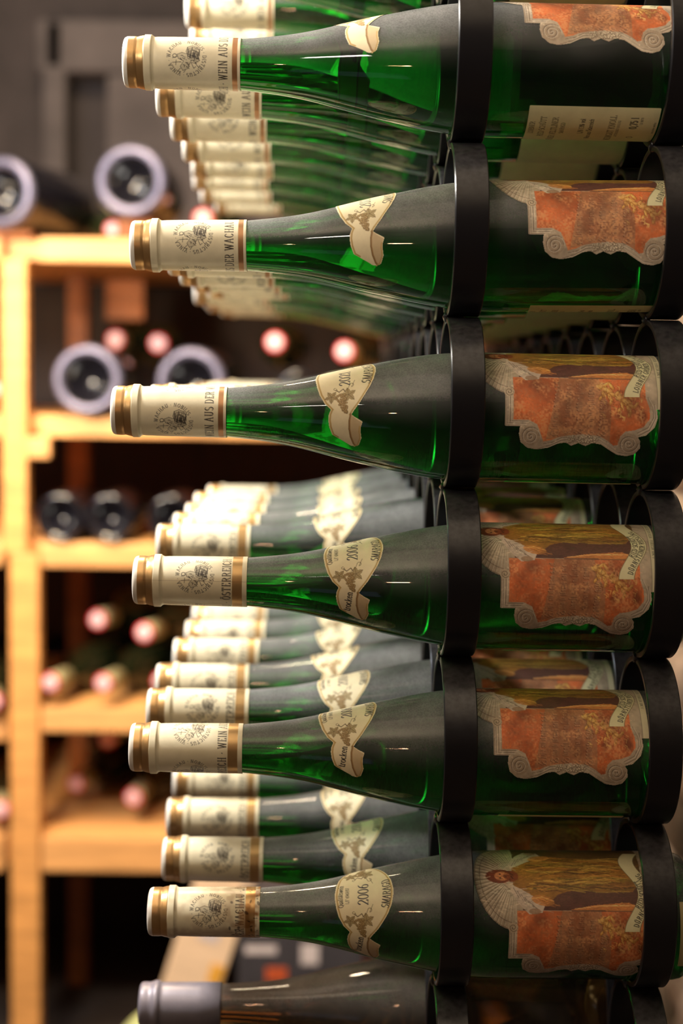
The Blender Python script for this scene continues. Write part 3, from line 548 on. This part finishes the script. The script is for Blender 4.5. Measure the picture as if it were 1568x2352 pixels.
# ---------------------------------------------------------------- the setting: cellar walls, floor, ceiling
FL = -1.25
def struct(name, me):
    o = obj(name, me); o['kind'] = 'structure'; return o
struct('floor', box_mesh('floor', -1.6, .6, -2.6, 2.2, FL - .05, FL, FLOORM, 0))
struct('ceiling', box_mesh('ceiling', -1.6, .6, -2.6, 2.3, 1.25, 1.3, VAULT, 0))
struct('wall_back', box_mesh('wall_back', -1.6, .6, 2.2, 2.3, FL, 1.25, SHADEP, 0))
struct('wall_left', box_mesh('wall_left', -1.65, -1.6, -2.6, 2.2, FL, 1.25, PLASTER, 0))
wr = struct('wall_right', box_mesh('wall_right', .42, .6, -2.6, 2.2, FL, 1.25, MORTAR, 0))
def stone_mesh(w_, h_, seed):
    rs = random.Random(seed); bm = bmesh.new(); bmesh.ops.create_cube(bm, size=1); bmesh.ops.bevel(bm, geom=bm.edges[:], offset=.22, segments=1, affect='EDGES')
    for v in bm.verts: v.co = (v.co.x * .07 + rs.uniform(-.006, .006), v.co.y * w_ + rs.uniform(-.008, .008), v.co.z * h_ + rs.uniform(-.007, .007))
    me = bpy.data.meshes.new('stone'); bm.to_mesh(me); bm.free(); me.polygons.foreach_set('use_smooth', np.ones(len(me.polygons), bool)); me.materials.append(STONE if seed % 3 else STONED); return me
stones = [stone_mesh(.15 + .03 * (i % 3), .088, i) for i in range(6)]
rs = random.Random(2); rowi = 0; z = -1.02
while z < .5:
    y = .1 + (rowi % 2) * .08
    while y < 1.6:
        k = rs.randrange(6); obj('stone', stones[k], wr, (.425, y, z), (rs.uniform(-.06, .06), rs.uniform(-.05, .05), rs.uniform(-.05, .05))); y += .175
    z += .098; rowi += 1

# ---------------------------------------------------------------- the steel rack of short tubes
P_ = .104; RO, RI = .0519, .0484; RX2 = .1217; RW = .0198
def row_z(r): return .052 - P_ * (r - 1)
def col_y(k): return (k - 1) * P_
def ring_mesh():
    bm = bmesh.new(); n = 72; pr_ = [(0.0006, RI), (0, RI + .0006), (0, RO - .0006), (.0006, RO), (RW - .0006, RO), (RW, RO - .0006), (RW, RI + .0006), (RW - .0006, RI)]
    rg = [[bm.verts.new((x, r * math.cos(2 * math.pi * i / n), r * math.sin(2 * math.pi * i / n))) for x, r in pr_] for i in range(n)]
    for i in range(n):
        a, b = rg[i], rg[(i + 1) % n]
        for j in range(8): bm.faces.new((a[j], b[j], b[(j + 1) % 8], a[(j + 1) % 8]))
    bmesh.ops.recalc_face_normals(bm, faces=bm.faces); me = bpy.data.meshes.new('ring'); bm.to_mesh(me); bm.free()
    me.polygons.foreach_set('use_smooth', np.ones(len(me.polygons), bool))
    me.materials.append(STEEL); me.set_sharp_from_angle(angle=R(35)); return me
ringm = ring_mesh()
def weld_mesh(seed):
    rs = random.Random(seed); bm = bmesh.new(); bmesh.ops.create_icosphere(bm, subdivisions=2, radius=1)
    for v in bm.verts:
        j = 1 + rs.uniform(-.25, .25); v.co = (v.co.x * .0022 * j, v.co.y * .0052 * j, v.co.z * .0034 * j)
    me = bpy.data.meshes.new('weld_bead'); bm.to_mesh(me); bm.free(); me.polygons.foreach_set('use_smooth', np.ones(len(me.polygons), bool)); me.materials.append(STEEL); return me
welds = [weld_mesh(i) for i in range(4)]
rack = thing('bottle_rack', 'black steel bottle rack of welded short tubes holding the green bottles', 'rack', (.06, .45, FL))
def rk(name, me, loc): return obj(name, me, rack, (loc[0] - .06, loc[1] - .45, loc[2] - FL))
for k in range(1, 11):
    for r in range(0, 9):
        for x in (0, RX2): rk('ring', ringm, (x, col_y(k), row_z(r)))
        if k <= 3 and r < 8:
            for x in (.0005, RX2 + .0005): rk('weld_bead', welds[(k + r) % 4], (x, col_y(k), row_z(r) - P_ / 2))
zb = row_z(8) - RO
for x in (0, RX2): rk('base_rail', box_mesh('base_rail', 0, RW, -.05, .99, -.006, 0, STEEL, .001), (x, 0, zb))
for x in (0, RX2):
    for y in (-.04, .96): rk('leg', box_mesh('leg', 0, RW, -.01, .01, FL, zb - .005, STEEL, .002), (x, y, 0))

# ---------------------------------------------------------------- green bottles
ordw = ['', 'nearest', 'second', 'third', 'fourth', 'fifth', 'sixth', 'seventh', 'eighth', 'ninth', 'tenth']
roww = ['cut-off uppermost row', 'top full row', 'second full row', 'third full row', 'fourth full row', 'fifth full row', 'sixth full row', 'lowest row']
def bottle(r, k, tipx, zt, zb_, vint, cap, place, roll, crol, label, near, group, neck=True):
    """zt / zb_: axis height under the ring centre at the tip and at x = 0.07"""
    y = col_y(k); tilt = math.atan2(zb_ - zt, .07 - tipx)
    t = thing('wine_bottle', label, 'bottle', (tipx, y, row_z(r) + zt), (0, -tilt, 0), group)
    obj('glass_body', GLASS[place], t)
    obj('capsule', (cap_fine if near else cap_mid)[cap], t, rot=(R(crol), 0, 0))
    obj('neck_label', (neck_fine if near else neck_mid)[vint], t, rot=(R(roll + (2 if r == 1 and near else 9)), 0, 0))
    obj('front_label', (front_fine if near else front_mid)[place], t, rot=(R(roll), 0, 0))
    obj('back_label', back_fine if near else back_mid, t, (0 if place == 'L' else -.012, 0, 0), (R(roll + 183), 0, 0))
    return t
near = [(1, -.1952, -.0074, -.0090, '2021', 'narrow', 'L', -109, -243, 'topmost near green bottle turned to show its pale back label and 13% vol'),
        (2, -.1907, -.0118, -.0086, '2021', 'narrow', 'L', -82, -140, 'second near green bottle from the top, neck label half hidden, capsule reads DER WACHAU'),
        (3, -.2019, -.0074, -.0090, '2021', 'narrow', 'L', -71, -217, 'near green bottle with neck label 2021 sticking out furthest left'),
        (4, -.1886, -.0076, -.0091, '2006', 'wide', 'D', -65, -20, 'near green bottle with 2006 neck label and capsule reading ÖSTERREICH'),
        (5, -.1905, -.0083, -.0091, '2006', 'wide', 'D', -87, 58, 'near green bottle fifth from the top with two half seals on its capsule'),
        (6, -.1788, -.0090, -.0088, '2006', 'stained', 'D', -54, -142, 'lowest near green bottle with stained capsule and full shell on its label')]
for r, tx, zt, zb_, v, cp, pl, ro, cr, lab in near: last = bottle(r, 1, tx, zt, zb_, v, cp, pl, ro, cr, lab, True, 'near column of green bottles')
stk = Print(0, 4.6, -21, 21, .6, (214, 196, 140)); th = stk.Y / 39.2
obj('foot_sticker', grid_mesh('foot_sticker', stk, np.stack([(stk.X + 325.2 - .0) / 1000, -.0394 * np.cos(th), -.0394 * np.sin(th)], -1), np.ones((stk.ny, stk.nx), bool), PAPER), last)
TIPS = {0: {4: -.1847, 5: -.1888}, 1: {2: -.1861, 3: -.1861, 4: -.1863, 5: -.1875, 6: -.1945, 7: -.1952, 8: -.188}, 2: {2: -.1782, 3: -.1792, 4: -.177, 5: -.1726},
        4: {3: -.1954, 4: -.1924, 5: -.1911, 6: -.1914, 7: -.1862}, 5: {2: -.1911, 3: -.1956, 4: -.1919, 5: -.1905, 6: -.1921}, 6: {2: -.1802, 3: -.187, 4: -.1914}}
FILL = {0: range(2, 9), 1: range(2, 9), 2: range(2, 10), 3: range(2, 10), 4: (3, 4, 5, 6, 7), 5: range(2, 10), 6: range(2, 10)}
rs = random.Random(21)
for r, ks in FILL.items():
    for k in ks:
        tx = TIPS.get(r, {}).get(k, -.189 + rs.uniform(-.006, .006)); top = r <= 3
        bottle(r, k, tx, -.0082 + rs.uniform(-.0012, .0012), -.0089, '2021' if top else '2006', 'narrow' if top else 'wide', 'L' if top else 'D', (-118 if r < 3 else -88) + rs.uniform(-7, 7),
               rs.uniform(-25, 25) - (240 if r < 3 else 0), 'green bottle with cream capsule, %s from the front in the %s' % (ordw[k], roww[r]), False, 'green bottles behind in the ' + roww[r])
# the dark one at the foot of the picture
t = thing('brown_bottle', 'dark brown bottle with charcoal capsule in the lowest row', 'bottle', (-.1958, col_y(2), row_z(7) - .0082), (0, R(.2), 0))
obj('glass_body', GLASSB, t); obj('capsule', lathe('charcoal_capsule', [(-.4, 0), (-.4, 12.8)] + [(a, b) for a, b in zip(CAPX[:-1] * .81, CAPR[:-1] + .2)] + [(56.5, 15.0)], CHAR, 64), t)

# ---------------------------------------------------------------- the wooden shelf far behind
YF = 1.45
shelf = thing('wooden_shelf', 'blurred pine bottle shelf with square bays behind the steel rack', 'shelf', (-.5, YF + .2, FL))
def sp(name, x0, x1, y0, y1, z0, z1, m=WOOD, lab=None, bev=.003):
    o = obj(name, box_mesh(name, x0 + .5, x1 + .5, y0 - YF - .2, y1 - YF - .2, z0 - FL, z1 - FL, m, bev), shelf)
    if lab: o['label'] = lab
sp('post', -.557, -.520, YF - .005, YF + .035, -.42, .03); sp('post', -.547, -.502, YF - .005, YF + .035, FL, -.42)
sp('post', .19, .23, YF, YF + .04, FL, .05)
for xx in (-.515, .2): sp('rear_post', xx, xx + .035, YF + .36, YF + .40, FL, .05, WOODD)
for nm, z0, z1, dp in (('board', .027, .062, .6), ('board', -.239, -.208, .6), ('board', -.440, -.402, .6), ('board', -.922, -.867, .6)):
    nseg = 3
    for i in range(nseg): sp(nm, -1.1, .3, YF + .036 + i * dp / nseg + .001, YF + .036 + (i + 1) * dp / nseg, z0 + .004, z1, WOODX)
    sp('front_rail', -1.1, -.559, YF, YF + .035, z0, z1, WOODX); sp('front_rail', -.5, .3, YF, YF + .035, z0, z1, WOODX)
for i in range(3): sp('board', -.5, .3, YF + .036 + i * .2, YF + .036 + (i + 1) * .2 - .001, -.695, -.662, WOODX)
sp('front_rail', -.5, .3, YF, YF + .035, -.699, -.662, WOODX)
for i in range(3): sp('board', -1.1, -.56, YF + .036 + i * .2, YF + .036 + (i + 1) * .2 - .001, -.722, -.694, WOODX)
sp('bracket', -.52, -.485, YF - .006, YF + .02, -.272, -.240, WOODX)
for za, zb2 in ((-.208, .026), (-.402, -.240), (-.661, -.441), (-.866, -.700), (FL, -.923)): sp('shade_panel', -1.1, .3, YF + .66, YF + .67, za, zb2, SHADEK)  # dark sheets added to black out the bays, standing in for shade
sp('name_board', -.44, -.375, YF + .30, YF + .31, -.05, .02, WOODD, 'small dark wooden board hung at the back of the upper bay')

# dark wine bottles on it
def dark_profile(scale, L=300, Rb=38):
    pr_ = [(0, 0), (0, 13.6), (2, 14.4), (18, 14.6), (20, 13.8), (80, 14.3), (95, 16), (108, 22), (120, 31), (132, 36.4), (146, Rb), (L - 6, Rb), (L - 2, Rb - 1.6), (L, Rb - 5), (L - .4, Rb - 7), (L - 6, Rb * .62), (L - 20, Rb * .45), (L - 30, Rb * .2), (L - 32, 0)]
    return [(a * scale, b * scale) for a, b in pr_]
STD = lathe('dark_bottle_glass', dark_profile(1.0), OLIVE, 40); MAG = lathe('magnum_glass', dark_profile(1.36, 300, 39), DARK, 56); SMB = lathe('dark_bottle_glass', dark_profile(1.0), DARK, 40)
CP = lathe('capsule', [(.6, 0), (.6, 14.2), (3, 15.0), (18.5, 15.1), (20, 14.4), (58, 14.7), (58.2, 14.2)], CREAM, 32); CPR = lathe('capsule', [(3.2, 0), (3.2, 15.0), (18.5, 15.1), (20, 14.4), (58, 14.7), (58.2, 14.2)], BEIGE, 32)
TOPD = lathe('capsule_top', [(-.6, 0), (-.6, 10.6), (0, 11.4), (.2, 11.4), (.2, 0)], PINK, 32); RIMR = lathe('capsule_rim', [(-.2, 10.4), (-.2, 13.6), (.8, 14.9), (3.3, 15.2), (3.3, 10.4), (-.2, 10.4)], RED, 32)
KNM = lathe('knurled_ring', [(a * 1.36, b * 1.36 * 39 / 38) for a, b in [(292.5, 38.25), (298, 36.9), (300.3, 33), (300.0, 30.4), (295.6, 26.2)]], KNURL, 64)
MCP = lathe('capsule', [(.5, 0), (.5, 19.4), (4, 20.6), (25, 20.8), (27, 19.4), (70, 20), (70.2, 19.6)], CREAM, 32)
def neck_bottle(x, y, z, yaw, pitch, label, group, red=True):
    """neck end at (x, y, z), the body runs away from the viewer"""
    t = thing('dark_wine_bottle', label, 'bottle', (x, y, z), (0, R(-pitch), R(90 + yaw)), group)
    obj('glass_body', STD, t); obj('capsule', CPR if red else CP, t); obj('capsule_top', TOPD, t)
    if red: obj('capsule_rim', RIMR, t)
    return t
def base_bottle(x, y, z, yaw, label, group, big=True, pitch=0):
    """base at (x, y, z) facing the viewer"""
    L = .300 * (1.36 if big else 1); d = Vector((math.sin(R(yaw)) * math.cos(R(pitch)), math.cos(R(yaw)) * math.cos(R(pitch)), math.sin(R(pitch))))
    o = Vector((x, y, z)) + d * L
    t = thing('magnum_bottle' if big else 'dark_wine_bottle', label, 'bottle', o, (-d).to_track_quat('X', 'Z').to_euler(), group)
    obj('glass_body', MAG if big else SMB, t); big and obj('knurled_ring', KNM, t); obj('capsule', MCP if big else CP, t)
g = 'dark bottles on the wooden shelf'
base_bottle(-.556, 1.43, .127, 18, 'large dark bottle on top of the shelf cut by the left edge, base forward', g)
base_bottle(-.361, 1.43, .147, 4, 'large dark bottle with round base forward on top of the shelf', g)
for x, z1, n in ((-.546, .073, 'left'), (-.357, .093, 'right')): tag(obj('wooden_cradle', box_mesh('wooden_cradle', -.03, .03, 0, .1, 0, z1 - .0625, WOODD, .002), None, (x, 1.47, .0625)), 'dark wooden batten propping the %s large bottle on the shelf top' % n, 'batten')
base_bottle(-.425, 1.425, -.152, 2, 'left large dark bottle, base forward, in the upper bay', g)
base_bottle(-.269, 1.425, -.154, 7, 'large dark bottle, base forward, half hidden behind a cream capsule in the upper bay', g)
base_bottle(-.105, 1.47, -.169, 3, 'small dark bottle, base forward, in the upper bay behind the green bottles', g, False)
for x, n in ((-.469, 'left'), (-.393, 'middle'), (-.298, 'right')): base_bottle(x, 1.44, -.363, 3, n + ' small dark bottle, base forward, in the middle bay', g, False)
def nb(x, z, yaw, pitch, lab, y=1.46, red=True): neck_bottle(x, y, z, yaw, pitch, lab, 'red-capped bottles on the wooden shelf', red)
neck_bottle(-.392, 1.47, .0785, 10, 3.5, 'pink-capped bottle lying between the two big bases on the shelf top', 'red-capped bottles on the wooden shelf').scale = (.8, .8, .8); nb(-.262, .105, -8, 0, 'red-capped bottle lying behind capsules on the shelf top', 1.56); nb(-.468, .112, 3, 2, 'dim pink-capped bottle low beside the leftmost big base on the shelf top', 1.70)
nb(-.418, -.085, -5, -1, 'left pink-capped bottle above the large bases in the upper bay', 1.70); nb(-.345, -.09, 3, -1, 'second pink-capped bottle above the large bases in the upper bay', 1.70)
nb(-.143, -.090, -4, -1, 'pink-capped bottle in the upper bay seen between two green rows', 1.48); nb(-.036, -.103, -12, -2, 'brightest white and red capped bottle in the upper bay', 1.46)
nb(.039, -.087, -3, 0, 'cream-capped bottle at the right end of the upper bay', 1.78, False)
nb(-.420, -.530, -16, -2, 'upper left pink-capped bottle in the lower bay', 1.50); nb(-.342, -.543, -16, -2, 'upper right pink-capped bottle in the lower bay', 1.46)
nb(-.486, -.622, -16, 0, 'lower left pink-capped bottle in the lower bay', 1.45); nb(-.404, -.622, -16, 0, 'lower middle pink-capped bottle in the lower bay', 1.45); nb(-.316, -.622, -16, 0, 'lower right pink-capped bottle in the lower bay', 1.47)
nb(-.415, -.740, -10, -1, 'dim red-capped bottle high in the lowest bay', 1.58); nb(-.47, -.82, -14, -1, 'dim red-capped bottle low in the lowest bay', 1.60); nb(-.365, -.822, -10, 0, 'pale pink-capped bottle low in the lowest bay', 1.52)
nb(-.576, -.655, 9, 0, 'red-capped bottle left of the shelf post, at mid height'); nb(-.566, -.827, 9, 0, 'red-capped bottle left of the shelf post, near the bottom board'); nb(-.576, -.168, 9, 0, 'red-capped bottle left of the shelf post, beside the magnums')
# loft: niche pillar at the back wall
struct('trim_1', box_mesh('trim_1', -.61, -.563, 2.1, 2.2, .08, .53, PLASTER, .012)); struct('trim_2', box_mesh('trim_2', -.62, -.25, 2.1, 2.2, .43, .53, PLASTER, .012)); struct('trim_3', box_mesh('trim_3', -.487, -.10, 2.1, 2.2, .08, .43, PLASTER, .012))
# things on the floor before the shelf, seen under the lowest green bottle
t = thing('wooden_board', 'pale wooden board leaning at the dark carton under the lowest green bottle', 'board', (-.36, 1.30, FL), (0, R(17), 0))
obj('plank', box_mesh('plank', 0, .085, 0, .02, .03, .42, PALEW, .002), t); obj('yellow_sticker', box_mesh('yellow_sticker', .062, .082, -.001, 0, .24, .27, YELL, 0), t); obj('pink_sticker', box_mesh('pink_sticker', .03, .06, -.001, 0, .30, .34, LABELP, 0), t)
t = thing('carton', 'dark grey carton with white lettering blurs under the lowest green bottle', 'carton', (-.21, 1.22, FL))
obj('box', box_mesh('box', .03, .21, 0, .2, 0, .36, GREYB, .003), t)
for x0, x1, z0, z1 in ((.04, .085, .285, .297), (.12, .145, .27, .30), (.045, .075, .315, .33), (.15, .20, .32, .335)): obj('white_print', box_mesh('white_print', x0, x1, -.0008, 0, z0, z1, LABELP, 0), t)
obj('orange_sticker', box_mesh('orange_sticker', .07, .10, -.0009, 0, .245, .265, ORNG, 0), t)
base_bottle(.035, 1.20, FL + .30, 25, 'dark bottle base with two bright glints beside the carton', g, False)
tag(obj('wooden_block', box_mesh('wooden_block', 0, .1, 0, .3, 0, .26, WOODD, .003), None, (.0, 1.25, FL)), 'dark wooden block under the bottle beside the carton', 'block')
t = thing('glazed_jar', 'pale green ball-shaped glazed jar at the bottom edge left of the brown bottle', 'jar', (-.232, .80, -1.03))
obj('bowl', lathe('bowl', [(0, 0), (0, 42)] + [(85 - 78 * math.cos(R(a)), 78 * math.sin(R(a))) for a in range(40, 172, 11)] + [(163, 0)], PALEG, 48), t, rot=(0, R(-90), 0))
tag(obj('wooden_stool', box_mesh('wooden_stool', -.1, .1, -.1, .1, 0, FL * -1 - 1.03, WOODD, .004), None, (-.235, .80, FL)), 'low wooden block under the pale green jar', 'block')
